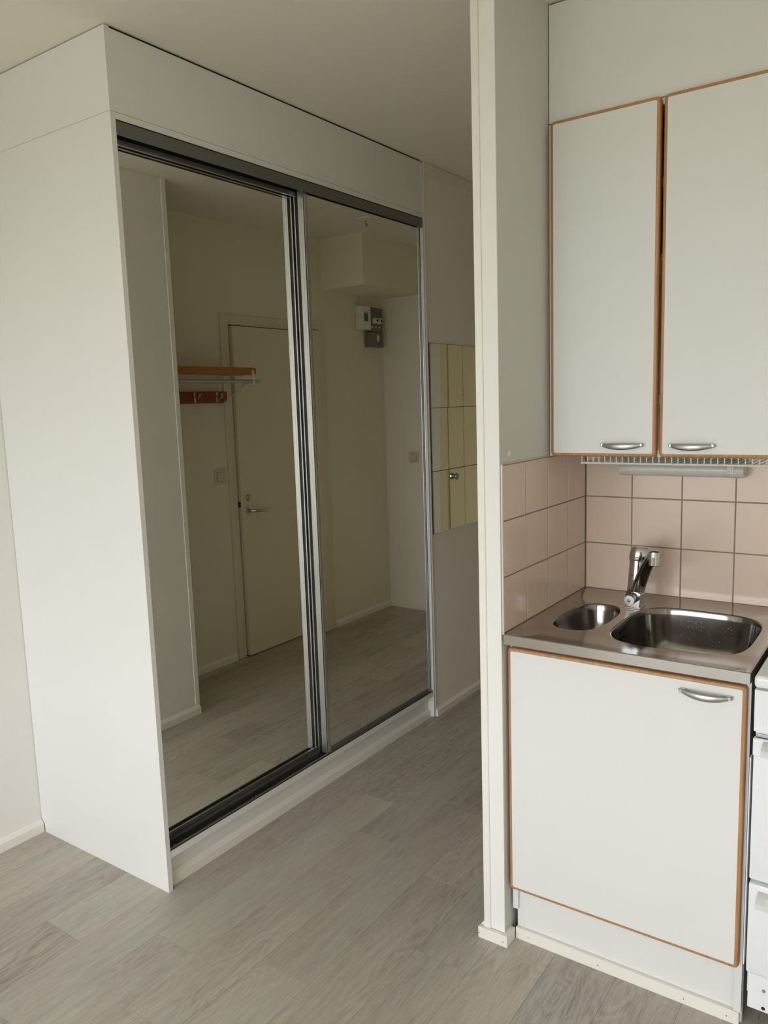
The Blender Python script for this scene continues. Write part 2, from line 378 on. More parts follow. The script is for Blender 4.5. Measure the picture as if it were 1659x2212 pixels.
for zz in rows:
    us = [0, .149]+[.149+TP*k for k in range(1, 9)]
    for a, b in zip(us, us[1:]): place_tile('y', a+(.0015 if a == 0 else 0), b, zz[0], zz[1], wk)
    vs = [-.5885, -.4498, -.2998, -.1498, 0]
    for a, b in zip(vs, vs[1:]): place_tile('x', a, b-(.001 if b == 0 else 0), zz[0], zz[1], wp)
mk('grout_bed', B(.0, 1.35, .0011, .0045, .894, 1.3455), 'grout', wk)
mk('grout_bed', B(-.0035, -.0011, -.588, .0035, .894, 1.345), 'grout', wp)
mk('edge_strip', B(-.003, .0005, -.5965, -.5888, .894, 1.3455, bev=.0008), 'trim', wp, label='white plastic strip at the tile edge')
mk('sealant_strip', B(-.003, -.0003, -.588, -.29, 1.3452, 1.3495), 'seal', wp)
bn = bmesh.new(); lathe(bn, [(.008, 0), (.008, .0008), (.006, .0012)], (XP1, -.545, 1.372), (1, 0, 0), 12)
mk('filler_patch', bn, 'trim', wp, label='pale round filler patch')

# ================================================================== KITCHEN
def cab_door(parent, x0, x1, z0, z1, yf, hx0, hx1, hz, t=.019, w=.0098):
    """wood-edged laminate door: rounded oak frame, white panel, bow handle"""
    d = mk('door', prism(bmesh.new(), rrect(x0+w-.0006, x1-w+.0006, z0+w-.0006, z1-w+.0006, .004, 3), 'y', yf-.0003, yf+t-.001), 'kwhite', parent)
    bm = bmesh.new(); loops = []
    def ring(off, y): 
        return [(p[0], y, p[1]) for p in rrect(x0+off, x1-off, z0+off, z1-off, max(.0105-off, .0015), 6)]
    secs = [(w, yf+t), (0, yf+t), (0, yf+.0045), (.0013, yf+.0016), (.0042, yf), (w, yf)]
    loft(bm, [ring(o, y) for o, y in secs+[secs[0]]], True, False, False)
    bmesh.ops.remove_doubles(bm, verts=bm.verts, dist=1e-6)
    mk('wood_edging', bm, 'oak', d, label='oiled wood edging', smooth=True)
    bow_handle(d, hx0, hx1, hz, yf)
    return d
def bow_handle(parent, x0, x1, z, yf):
    bm = bmesh.new(); n = 16; loops = []
    for i in range(n+1):
        s = i/n; u = 2*s-1; x = x0+(x1-x0)*s
        a = 1-abs(u)**2.2
        hgt = .0036+.0056*a; yc = yf-.007-.017*(1-u*u); th = .0028+.0018*a
        zc = z-.004*(1-u*u)
        loops.append([(x, yc+th*math.cos(2*math.pi*k/12), zc+hgt*math.sin(2*math.pi*k/12)) for k in range(12)])
    loft(bm, loops)
    for xe in (x0+.002, x1-.016):
        box(bm, xe, xe+.014, yf-.014, yf, z-.005, z+.0045, bev=.0015)
    mk('handle', bm, 'satin', parent, label='satin metal bow handle', smooth=True)

# --- sink cabinet
sc = thing('sink_cabinet', 'low white sink cabinet with oak-edged door under the steel worktop', 'cabinet', (.30, -.29, 0))
mk('side_panel', B(.003, .019, -.562, -.02, .09, .866), 'kwhite', sc)
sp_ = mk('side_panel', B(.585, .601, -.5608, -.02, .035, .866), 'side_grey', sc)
mk('front_edging', B(.585, .6012, -.562, -.5609, .035, .866), 'kwhite', sp_)
mk('base_panel', B(.019, .585, -.56, -.02, .16, .176), 'kwhite', sc)
mk('plinth_panel', B(.0125, .602, -.552, -.538, .002, .1585, bev=.0008), 'kwhite', sc)
mk('top_rail', B(.019, .585, -.56, -.545, .83, .866), 'kwhite', sc)
cab_door(sc, .0035, .5955, .1595, .8572, -.5818, .449, .567, .8265)
for x, z in ((.5925, .148), (.5975, .03)):
    bn = bmesh.new(); lathe(bn, [(.002, 0), (.002, .0007)], (x, -.552, z), (0, -1, 0), 8); mk('screw_hole', bn, 'dark', sc)

# --- stainless worktop with two bowls
ZC = .8974
wt = thing('sink_worktop', 'stainless steel worktop with one small and one large sink bowl', 'worktop', (.30, -.30, .87))
def superloop(cx, cy, hx, hy, p, n=64, skew=0):
    out = []
    for k in range(n):
        a = 2*math.pi*k/n; c, s = math.cos(a), math.sin(a)
        out.append((cx+hx*math.copysign(abs(c)**(2/p), c), cy+hy*math.copysign(abs(s)**(2/p), s)))
    return out
BOWLS = [dict(cx=.1265, cy=-.3185, hx=.0735, hy=.149, p=2.75, d=.105), dict(cx=.3975, cy=-.316, hx=.1720, hy=.2005, p=3.7, d=.150)]
bm = bmesh.new()
def add_loop(pts, z):
    v = [bm.verts.new((p[0], p[1], z)) for p in pts]
    return v, [bm.edges.new((v[i], v[(i+1) % len(v)])) for i in range(len(v))]
X0, X1, Y0, Y1 = .0015, .6042, -.6002, -.0005
inner = (X0+.013, X1-.012, Y0+.013, Y1-.012)
def rect_loop(x0, x1, y0, y1, z):
    pts = []
    for k in range(10): pts.append((x0+(x1-x0)*k/10, y0))
    for k in range(10): pts.append((x1, y0+(y1-y0)*k/10))
    for k in range(10): pts.append((x1-(x1-x0)*k/10, y1))
    for k in range(10): pts.append((x0, y1-(y1-y0)*k/10))
    return add_loop(pts, z)
es = []
vi, ei = rect_loop(inner[0], inner[1], inner[2], inner[3], ZC-.0030); es += ei
for b in BOWLS:
    b['v'], e = add_loop(superloop(b['cx'], b['cy'], b['hx'], b['hy'], b['p']), ZC-.0030); es += e
bmesh.ops.triangle_fill(bm, use_beauty=True, use_dissolve=False, edges=es)
def strip(a, b_):
    n = len(a)
    for i in range(n): bm.faces.new((a[i], a[(i+1) % n], b_[(i+1) % n], b_[i]))
v1, _ = rect_loop(X0+.0075, X1-.007, Y0+.0075, Y1-.0065, ZC-.0006); strip(vi, v1)
v2, _ = rect_loop(X0+.002, X1-.002, Y0+.002, Y1-.002, ZC); strip(v1, v2)
v3, _ = rect_loop(X0, X1, Y0, Y1, ZC-.002); strip(v2, v3)
v4, _ = rect_loop(X0, X1, Y0, Y1, ZC-.0272); strip(v3, v4)
v5, _ = rect_loop(X0+.014, X1-.014, Y0+.014, Y1-.014, ZC-.0272); strip(v4, v5)
mk('counter_sheet', bm, 'steel', wt, smooth=True)
for i, b in enumerate(BOWLS):
    bm = bmesh.new(); loops = []
    D = b['d']
    prof = [(0.0, 0.0), (.0012, .0004), (.0026, .0016), (.0036, .004), (.0058, .02), (.0105, D*.4), (.0155, D*.6), (.0215, D*.76), (.031, D*.90), (.045, D*.975), (.062, D)]; b['prof'] = prof
    for ins, dz in prof:
        loops.append([(p[0], p[1], ZC-.0030-dz) for p in superloop(b['cx'], b['cy'], b['hx']-ins, b['hy']-ins, b['p'])])
    loops.append([(b['cx'], b['cy'], ZC-.003-D-.003)]*64)
    loft(bm, loops, True, False, False); bmesh.ops.remove_doubles(bm, verts=bm.verts, dist=1e-6)
    o = mk('bowl', bm, 'bowl', wt, label=('small deep rounded bowl', 'large rounded main bowl')[i], smooth=True)
    bn = bmesh.new(); lathe(bn, [(.03, 0), (.03, .002), (.024, .003), (.018, .001), (.0, .001)], (b['cx'], b['cy']+.02*(i == 1), ZC-.003-D-.001), (0, 0, 1), 28)
    mk('drain', bn, 'chrome', o, smooth=True)
# overflow slots in the left wall of the large bowl
for r_ in range(2):
    for k in range(4):
        y = -.352+.014*k; z = ZC-.028-.020*r_
        bx = .3975-.172+(.0122 if r_ else .0082)
        bn = bmesh.new(); prism(bn, rrect(y-.0022, y+.0022, z-.0055, z+.0055, .002, 4), 'x', bx-.001, bx+.0012); mk('overflow_slot', bn, 'black', wt)
# water drops on the back wall and floor of the large bowl
bm = bmesh.new(); rng = random.Random(3)
for k in range(90):
    x = rng.uniform(.33, .53); u = rng.random()**1.3
    b = BOWLS[1]; depth = .03+.095*u
    ins = [a[0]+(c[0]-a[0])*(depth-a[1])/(c[1]-a[1]) for a, c in zip(b['prof'], b['prof'][1:]) if a[1] <= depth <= c[1]][0]
    hx, hy = b['hx']-ins, b['hy']-ins
    y = b['cy']+hy*(1-abs((x-b['cx'])/hx)**b['p'])**(1/b['p'])
    r = rng.uniform(.0007, .0021)
    bmesh.ops.create_icosphere(bm, subdivisions=1, radius=r, matrix=Matrix.Translation((x, y-.0002, ZC-.003-depth)))
wd = mk('water_drops', bm, 'water', smooth=True); wd['kind'] = 'stuff'; tag(wd, 'clear water drops inside the large sink bowl', 'water')

# --- faucet
FX, FY = .212, -.1585
fc = thing('kitchen_faucet', 'chrome single-lever kitchen faucet with side valve on the worktop', 'faucet', (FX, FY, ZC-.003))
bm = bmesh.new()
box(bm, FX-.0225, FX+.0225, FY-.026, FY+.026, ZC-.003, ZC+.0015, bev=.001)
mk('base_plate', bm, 'chrome', fc)
bm = bmesh.new()
pts = [(FX-.021, ZC+.001), (FX+.021, ZC+.001)]+[(FX+.021*math.cos(a), ZC+.036+.021*math.sin(a)) for a in [math.pi*k/14 for k in range(15)]]
prism(bm, pts, 'y', FY-.024, FY+.02); bmesh.ops.bevel(bm, geom=[e for e in bm.edges if abs(e.verts[0].co.y-e.verts[1].co.y) < 1e-6], offset=.0018, segments=2, affect='EDGES')
body = mk('valve_body', bm, 'chrome', fc, smooth=True)
bm = bmesh.new(); lathe(bm, [(.0125, 0), (.0125, .008), (.0152, .010), (.0155, .026), (.0145, .028), (.0, .0283)], (FX-.002, FY-.023, ZC+.027), (0, -1, 0), 24)
kn = mk('valve_knob', bm, 'satin', fc, smooth=True)
bm = bmesh.new(); lathe(bm, [(.0045, 0), (.0045, .0012), (.003, .002)], (FX-.002, FY-.052, ZC+.027), (0, -1, 0), 12); mk('screw_cap', bm, 'alu_dark', kn, smooth=True)
mk('lever_pin', B(FX-.0035, FX-.0005, FY-.050, FY-.040, ZC+.036, ZC+.062, bev=.0008), 'chrome', kn)
# column, leaning slightly back
bm = bmesh.new(); ax = Vector((.02, .10, 1)).normalized()
lathe(bm, [(.0255, 0), (.0255, .014), (.0245, .016), (.0238, .05), (.0246, .051), (.0246, .053), (.0235, .054), (.0230, .088), (.0238, .089), (.0238, .092), (.022, .093)], (FX+.002, FY-.001, ZC+.044), ax, 32)
mk('column', bm, 'chrome', fc, smooth=True)
c0 = Vector((FX+.002, FY-.001, ZC+.044))+ax*.095
bm = bmesh.new(); loops = []
for r, h, sh in [(.0232, -.003, 0), (.0255, .004, 0), (.0248, .018, .001), (.0236, .030, .002), (.020, .036, .003), (.010, .038, .003)]:
    lp = []
    for k in range(28):
        a = 2*math.pi*k/28
        ext = 1.0+(.42*max(0, math.cos(a-math.radians(-20))) ** 3 if h > 0 else 0)
        lp.append(c0+ax*h+Vector((r*ext*math.cos(a)+sh, r*math.sin(a), -.004*math.sin(a)*(h > .01))))
    loops.append(lp)
loft(bm, loops); mk('lever_head', bm, 'chrome', fc, smooth=True)
# flat rising spout with an aerator
P0 = Vector((FX+.010, FY-.012, ZC+.050)); P1 = Vector((.318, -.345, 1.0935))
dirh = Vector((P1.x-P0.x, P1.y-P0.y, 0)).normalized(); side = Vector((-dirh.y, dirh.x, 0))
bm = bmesh.new(); loops = []
L_ = (P1-P0).length
for i in range(13):
    s = i/12; c = P0.lerp(P1, s); c.z += .020*math.sin(math.pi*s)*.55+(-.004*(s > .93))
    dd = (P1-P0).normalized(); upv = side.cross(dd).normalized()
    if upv.z < 0: upv = -upv
    wdt = .0195-.003*s; ht = .0095-.0025*s
    lp = []
    for k in range(16):
        a = 2*math.pi*k/16; ca, sa = math.cos(a), math.sin(a)
        lp.append(c+side*wdt*math.copysign(abs(ca)**.55, ca)+upv*ht*math.copysign(abs(sa)**.7, sa))
    loops.append(lp)
loft(bm, loops); sp = mk('spout', bm, 'chrome', fc, smooth=True)
bm = bmesh.new(); ac = P1+dirh*.004
lathe(bm, [(.0, .012), (.010, .0115), (.0145, .008), (.0152, .0), (.0152, -.008), (.0158, -.0085), (.0158, -.0105), (.0138, -.011), (.0138, -.0275), (.012, -.029), (.0, -.0285)], ac, (0, 0, 1), 28)
mk('aerator', bm, 'chrome', sp, smooth=True)

# --- wall cabinet (dish drying cabinet) and filler above
uc = thing('wall_cabinet', 'tall white dish-drying wall cabinet with two oak-edged doors above the sink', 'cabinet', (.30, -.14, 1.345))
mk('side_panel', B(-.0005, .0155, -.2838, -.001, 1.3475, 2.252, bev=.0006), 'kwhite', uc)
mk('side_panel', B(.594, .610, -.2838, -.001, 1.3475, 2.252), 'kwhite', uc)
mk('centre_bracket', B(.3045, .3145, -.283, -.265, 1.3475, 1.366), 'kwhite', uc)
mk('top_panel', B(.0155, .594, -.2838, -.001, 2.236, 2.252), 'kwhite', uc)
mk('back_panel', B(.0155, .594, -.012, -.009, 1.40, 2.236), 'kwhite', uc)
mk('shelf', B(.0155, .594, -.262, -.012, 1.86, 1.876), 'kwhite', uc)
cab_door(uc, .0100, .3052, 1.3480, 2.2531, -.3026, .158, .276, 1.3815)
cab_door(uc, .3135, .6090, 1.3480, 2.2531, -.3026, .340, .456, 1.3805)
for z in (1.50, 2.05):
    mk('hinge', B(.3065, .3125, -.281, -.270, z-.012, z+.012), 'alu_dark', uc)
fp = mk('filler_panel', B(.0, 1.25, -.2845, -.268, 2.2545, H-.006, bev=.0006), 'kwhite', None); tag(fp, 'plain white filler panel between wall cabinet and ceiling', 'panel')
# dish rack
rk = thing('dish_rack', 'white wire dish rack in the open base of the wall cabinet', 'dish rack', (.34, -.14, 1.325))
bm = bmesh.new(); tube(bm, [(.085, -.262, 1.3265), (.592, -.262, 1.3265)], .0030, 8); mk('front_rail', bm, 'wire', rk, smooth=True)
bm = bmesh.new(); tube(bm, [(.085, -.030, 1.3265), (.592, -.030, 1.3265)], .0024, 8); mk('rear_rail', bm, 'wire', rk, smooth=True)
wm = None
for k in range(31):
    x = .0875+k*.0166
    if wm is None:
        bm = bmesh.new(); tube(bm, [(0, -.262, .030), (0, -.262, .004), (0, -.2585, .0), (0, -.03, .0), (0, -.028, .03)], .0017, 6)
        wm = bpy.data.meshes.new('wire'); bm.to_mesh(wm); bm.free(); wm.materials.append(M['wire'])
    o = bpy.data.objects.new('wire', wm); COL.objects.link(o); o.parent = rk; o.location = Vector((x, 0, 1.3275))-WO[rk]
bm = bmesh.new(); tube(bm, [(.018, -.262, 1.356), (.592, -.262, 1.356)], .0024, 8); mk('upper_rail', bm, 'wire', rk, smooth=True)
# under-cabinet lamp
lp = thing('under_cabinet_lamp', 'grey tubular lamp under the wall cabinet with rocker switch', 'lamp', (.305, -.04, 1.27))
def lamp_prof(s=1.0): # (y, z) outline against the wall
    return [(-.001, 1.322), (-.001, 1.2815), (-.010, 1.2745)]+[(-.042+.030*s*math.sin(a)*1.0, 1.294-.0225*s*math.cos(a)) for a in [math.radians(t) for t in range(0, -181, -20)]]
bm = bmesh.new(); prism(bm, lamp_prof(.97), 'x', .160, .426); mk('diffuser', bm, 'lampdiff', lp, smooth=True)
for a, b in ((.128, .1605), (.4255, .4795)):
    bm = bmesh.new(); sc_ = [(a, .90), (a+.006, .99), (b-.004, 1.0), (b, 1.0)] if a < .3 else [(a, 1.0), (a+.004, 1.0), (b-.006, .99), (b, .90)]
    loft(bm, [[(x, p[0], p[1]) for p in lamp_prof(s)] for x, s in sc_]); mk('end_cap', bm, 'lampgrey', lp, smooth=True)
sw = mk('rocker_switch', B(.4385, .4545, -.075, -.068, 1.2855, 1.3085, bev=.001), 'wire', lp)
mk('rocker', B(.4420, .4510, -.0775, -.074, 1.2885, 1.3055, bev=.0008), 'lampgrey', sw)

# --- stove (a sliver at the right edge of the picture)
SX0, SX1, SY = .6165, 1.112, -.618
st = thing('electric_stove', 'white electric stove standing right of the sink cabinet', 'stove', ((SX0+SX1)/2, -.31, 0))
mk('body', B(SX0, SX1, -.585, -.025, .115, .872, bev=.002), 'enamel', st)
mk('cooktop', B(SX0-.001, SX1+.001, SY-.004, -.02, .872, .9005, bev=.008, seg=3), 'enamel', st, smooth=True)
for cx, cy, r in ((SX0+.14, -.44, .09), (SX0+.36, -.44, .0725), (SX0+.14, -.19, .0725), (SX0+.36, -.19, .09)):
    bn = bmesh.new(); lathe(bn, [(r, 0), (r, .004), (r-.004, .006), (r-.012, .006), (r-.016, .0045), (0, .0045)], (cx, cy, .9005), (0, 0, 1), 32); mk('hot_plate', bn, 'black', st, smooth=True)
cpn = mk('control_panel', prism(bmesh.new(), [(SY+.002, .772), (SY-.002, .868), (-.585, .868), (-.585, .768)], 'x', SX0+.001, SX1-.001), 'enamel', st)
for k in range(5):
    bn = bmesh.new(); lathe(bn, [(.019, 0), (.018, .014), (.0, .016)], (SX0+.09+.08*k, SY, .82), (0, -1, 0), 20); mk('knob', bn, 'handle_white', cpn, smooth=True)
def stove_handle(parent, z):
    bm = bmesh.new(); loops = []
    for i in range(17):
        s = i/16; u = 2*s-1; x = SX0+.024+(SX1-SX0-.048)*s
        k = 1-abs(u)**10
        yc = SY-.012-.026*k; h = .008+.010*k**.5
        loops.append([(x, yc+.007*math.cos(2*math.pi*q/12), z-.006*(1-k)*-1+h*math.sin(2*math.pi*q/12)) for q in range(12)])
    loft(bm, loops)
    for xe in (SX0+.022, SX1-.058): 
        prism(bm, [(SY+.001, z-.012), (SY-.036, z-.008), (SY-.040, z+.008), (SY-.022, z+.016), (SY+.001, z+.016)], 'x', xe, xe+.036)
    mk('handle', bm, 'handle_white', parent, label='pale bowed plastic handle', smooth=True)
od = mk('oven_door', B(SX0+.0015, SX1-.0015, SY, -.586, .421, .757, bev=.004, seg=2), 'enamel', st, smooth=True)
mk('door_trim', B(SX0+.0005, SX1-.0005, SY-.0025, SY+.012, .716, .757, bev=.002), 'enamel', od)
stove_handle(od, .738)
dr = mk('drawer', B(SX0+.0015, SX1-.0015, SY, -.586, .190, .411, bev=.004, seg=2), 'enamel', st, smooth=True)
stove_handle(dr, .382)
bs = mk('base_panel', B(SX0+.006, SX1-.006, SY+.006, -.595, .098, .186, bev=.0015), 'enamel', st)
mk('side_rail', B(SX0-.0085, SX0-.0060, SY+.022, SY+.040, .19, .70), 'enamel', st)
for z in (.148, .104):
    bn = bmesh.new(); lathe(bn, [(.0042, 0), (.0042, .0008)], (SX0+.040, SY+.006, z+.004), (0, -1, 0), 14); mk('vent_hole', bn, 'dark' if z < .12 else 'satin', bs)
for x in (SX0+.06, SX1-.06):
    for y in (SY+.05, -.08):
        bn = bmesh.new(); lathe(bn, [(.018, 0), (.018, .012), (.009, .014), (.009, .118)], (x, y, 0), (0, 0, 1), 16); mk('foot', bn, 'lampgrey', st, smooth=True)

# ================================================================== WARDROBE
XW, WY0, WY1 = -.999, -.9582, .672
XM1, XM2 = -1.056, -1.0085            # mirror faces of the rear (near) and front (far) sliding doors
wd_ = thing('sliding_wardrobe', 'large white wardrobe with two mirrored sliding doors', 'wardrobe', (-1.35, -.14, 0))
BX = ROOM_X0+.002
mk('side_panel', prism(bmesh.new(), [(BX, .048), (BX+.0165, .03), (BX+.0165, 0), (XW, 0), (XW, 2.3365), (BX, 2.3365)], 'y', WY0, WY0+.0165), 'white', wd_)
mk('side_panel', prism(bmesh.new(), [(BX, 0), (-1.036, .0), (-1.036, .002), (XW, .004), (XW, 2.3365), (BX, 2.3365)], 'y', WY1-.0165, WY1), 'white', wd_)
IY0, IY1 = WY0+.0168, WY1-.0168
mk('top_panel', B(BX, XW, IY0, IY1, 2.3185, 2.3365), 'white', wd_)
mk('bottom_panel', B(BX, XW-.001, IY0, IY1, .1075, .1305, bev=.0006), 'white', wd_)
mk('back_panel', B(BX, BX+.004, IY0, IY1, .131, 2.318), 'white', wd_)
pn = mk('plinth', B(-1.048, -1.031, IY0, IY1, .0, .1072), 'white', wd_)
bm = bmesh.new(); prism(bm, [(-1.031+p[0], p[1]) for p in skirt_poly(.014, .043)], 'y', IY0+.001, IY1-.001)
mk('plinth_skirting', bm, 'trim', pn)
# top track
tr = mk('top_track', B(-1.098, -.9995, IY0, IY1, 2.309, 2.3180), 'black', wd_)
mk('fascia', B(-1.0005, -.9975, IY0+.0005, IY1, 2.2765, 2.3140, bev=.0006), 'alu_dark', tr, label='grey aluminium track fascia')
mk('track_web', B(-1.0470, -1.0400, IY0, IY1, 2.2815, 2.309), 'black', tr)
mk('web_lip', B(-1.0480, -1.0390, IY0, IY1, 2.2665, 2.2813), 'alu', tr)
mk('track_web', B(-1.098, -1.092, IY0, IY1, 2.262, 2.309), 'black', tr)
bt = mk('bottom_track', B(-1.092, -1.003, IY0, IY1, .1306, .1345), 'black', wd_)
for x, h, mt_ in ((-1.0055, .1385, 'alu_dark'), (-1.046, .144, 'alu_dark'), (-1.024, .137, 'black'), (-1.074, .142, 'black')):
    mk('track_rail', B(x-.0022, x+.0022, IY0, IY1, .1345, h), mt_, bt)
for y in (IY0+.03, IY0+.40):
    bn = bmesh.new(); lathe(bn, [(.003, 0), (.003, .0012), (.0015, .0018)], (-1.014, y, .1345), (0, 0, 1), 10); mk('screw', bn, 'satin', bt, smooth=True)
# stile: an aluminium extrusion with a ribbed flank, a dark recess behind it, a rear fin and a grooved front
def stile(parent, y_out, sgn, xm, z0, z1, w=.027):
    f = xm+.0020                                 # front lip
    pts = [(f-.0435, 0), (f-.039, 0), (f-.039, .0125), (f-.024, .0125), (f-.024, .0), (f-.0215, 0), (f-.0211, .0010), (f-.0160, .0010), (f-.0156, .0003), (f-.0095, .0003), (f-.0091, .0010),
           (f-.0040, .0010), (f-.0036, 0), (f-.0008, 0), (f, .0008), (f, .0030), (f-.0010, .0034), (f-.0080, .0036), (f-.0080, .0080), (f-.0022, .0086), (f-.0008, .0120), (f-.0003, .0180), (f-.0001, w-.003), (f-.0012, w-.0006), (f-.0025, w),
           (xm-.006, w), (xm-.006, w-.012), (f-.030, w-.012), (f-.0435, w-.012)]
    poly = [(x, y_out+sgn*y) for x, y in pts]
    if sgn < 0: poly.reverse()
    bm = bmesh.new(); prism(bm, poly, 'z', z0, z1)
    o = mk('stile', bm, 'alu', parent, label='ribbed aluminium door stile')
    ya, yb = sorted((y_out+sgn*.0035, y_out+sgn*.0126))
    mk('recess_liner', B(f-.0388, f-.0242, ya, yb, z0+.001, z1-.001), 'black', o)  # black box filling the stile recess
    return o
def sliding_door(y0, y1, xm, z0, z1, lbl):
    d = mk('sliding_door', B(xm-.016, xm-.0045, y0+.004, y1-.004, z0+.005, z1-.004), 'black', wd_, label=lbl)
    mk('mirror_pane', B(xm-.004, xm, y0+.012, y1-.012, z0+.018, z1-.010), 'mirror', d)
    stile(d, y0, 1, xm, z0, z1); stile(d, y1, -1, xm, z0, z1)
    mk('bottom_rail', B(xm-.016, xm+.0015, y0+.028, y1-.028, z0, z0+.0185, bev=.0006), 'alu_dark', d)
    mk('top_rail', B(xm-.016, xm+.001, y0+.028, y1-.028, z1-.013, z1), 'black', d)
    return d
sliding_door(IY0+.003, -.098, XM1, .136, 2.282, 'rear mirrored sliding door, nearer the side panel')
mk('edge_strip', B(XM1-.0002, XM1+.0022, IY0+.03, -.150, .1548, .1580), 'alu', [o for o in wd_.children if o.name.startswith('sliding_door')][0])
sliding_door(-.147, IY1-.003, XM2, .1385, 2.286, 'front mirrored sliding door, farther from the side panel')
# cabinet row above
tc_ = thing('wardrobe_top_cabinet', 'white blind top cabinet between sliding wardrobe and ceiling', 'cabinet', (-1.35, -.14, 2.338))
mk('side_panel', B(BX, XW, WY0, WY0+.0165, 2.3376, H-.004), 'white', tc_)
mk('side_panel', B(BX, XW, WY1-.0165, WY1, 2.3376, H-.012), 'white', tc_)
mk('front_panel', B(XW-.0175, XW-.0012, WY0+.0172, WY1-.0170, 2.3382, H-.007), 'white', tc_)
mk('ceiling_gap_shade', B(XW-.03, XW-.0045, WY0+.02, WY1-.02, H-.0066, H-.0006), 'dark', tc_, label='dark strip standing in for the shadow line at the ceiling')  # dark strip drawn in place of the shadow gap below the ceiling
ts = mk('trim_strip', B(XW-.002, XW+.001, WY1-.002, WY1+.004, 0.002, H-.03), 'trim', None); tag(ts, 'slim white cover strip between wardrobe and hallway wall', 'trim strip')

# ================================================================== HALLWAY THINGS
# mirror tiles
wm_ = thing('wall_mirror', 'wall mirror of nine rectangular mirror tiles in the hallway', 'mirror', (XH, .92, .893))
mk('backing', B(XH, XH+.002, .6885, 1.1405, .892, 1.779), 'dark', wm_)
me_ = None
for i in range(3):
    for j in range(3):
        if me_ is None:
            bm = box(bmesh.new(), -.0025, .0025, -.0743, .0743, -.1466, .1466)
            bmesh.ops.bevel(bm, geom=[e for e in bm.edges if all(v.co.x > .002 for v in e.verts)], offset=.0012, segments=1, affect='EDGES')
            bmesh.ops.recalc_face_normals(bm, faces=bm.faces)
            me_ = bpy.data.meshes.new('mirror_tile'); bm.to_mesh(me_); bm.free(); me_.materials.append(M['mirror2'])
        o = bpy.data.objects.new('mirror_tile', me_); COL.objects.link(o); o.parent = wm_
        o.location = Vector((XH+.0047, .6905+.0748+.1502*i, .893+.1472+.2952*j))-WO[wm_]
        o.rotation_euler = (0, random.uniform(-.002, .002), random.uniform(-.003, .003))
hk = thing('mirror_knob', 'small round chrome knob fixed on the hallway mirror tiles', 'knob', (XH+.008, .890, 1.135))
bm = bmesh.new(); lathe(bm, [(.011, 0), (.012, .002), (.007, .003), (.006, .007)], (XH+.0072, .890, 1.150), (1, 0, 0), 24); mk('stem', bm, 'chrome', hk, smooth=True)
bm = bmesh.new(); lathe(bm, [(.006, .006), (.015, .008), (.0165, .011), (.0160, .019), (.011, .0215), (0, .022)], (XH+.0072, .890, 1.150), (1, 0, 0), 24); mk('cap', bm, 'chrome', hk, smooth=True)

# entrance door
d1 = struct('door_1', B(XD-.034, XD+.006, DY0+.0190, DY1-.0165, .008, DZ-.0205, bev=.0015), 'cream', 'cream flush entrance door with lever handle, seen in the mirrors', 'door')
fr = bmesh.new()
FW = .05
box(fr, XD-.012, XD+.13, DY0-FW, DY0+.012, 0, DZ+FW-.005, bev=.0015); box(fr, XD-.012, XD+.13, DY1-.010, DY1+FW, 0, DZ+FW-.005, bev=.0015)
box(fr, XD-.012, XD+.13, DY0+.012, DY1-.010, DZ-.014, DZ+FW-.005, bev=.0015)
mk('door_frame', fr, 'cream', d1)
ds = bmesh.new(); box(ds, XD-.006, XD+.12, DY0+.0121, DY0+.0143, .008, DZ-.0142); box(ds, XD-.006, XD+.12, DY1-.0123, DY1-.0101, .008, DZ-.0142); box(ds, XD-.006, XD+.12, DY0+.0121, DY1-.0101, DZ-.0163, DZ-.0141); box(ds, XD+.010, XD+.02, DY0+.0145, DY1-.0125, .008, DZ-.0165)
mk('door_gap_shade', ds, 'dark', d1)  # dark strips draw in the shadow gap around the door leaf
mk('threshold', B(XD-.002, XD+.12, DY0+.012, DY1-.010, 0.0, .0075), 'dark', d1)
LY = DY0+.014+.058
plt = mk('lock_plate', prism(bmesh.new(), rrect(LY-.022, LY+.022, .845, 1.02, .02, 6), 'x', XD-.0365, XD-.0338), 'cream', d1)
bn = bmesh.new(); lathe(bn, [(.021, 0), (.021, .006), (.016, .010), (.009, .010), (.008, .013), (0, .013)], (XD-.0363, LY, .978), (-1, 0, 0), 24); mk('cylinder_lock', bn, 'chrome', plt, smooth=True)
bn = bmesh.new(); lathe(bn, [(.023, 0), (.022, .007), (.012, .009), (.010, .03)], (XD-.0363, LY, .899), (-1, 0, 0), 24)
tube(bn, [(XD-.066, LY-.006, .899), (XD-.082, LY+.004, .900), (XD-.086, LY+.04, .897), (XD-.086, LY+.09, .892), (XD-.082, LY+.135, .896)], [.010, .010, .0095, .009, .008], 12)
mk('lever_handle', bn, 'chrome', plt, smooth=True)
mk('latch', B(XD-.024, XD-.008, DY0+.0135, DY0+.0192, .925, .955), 'black', d1)
for z in (.245, 1.735):
    bn = bmesh.new(); lathe(bn, [(.007, -.045), (.007, .045)], (XD-.020, DY1-.0115, z), (0, 0, 1), 12); mk('hinge', bn, 'cream', d1, smooth=True)
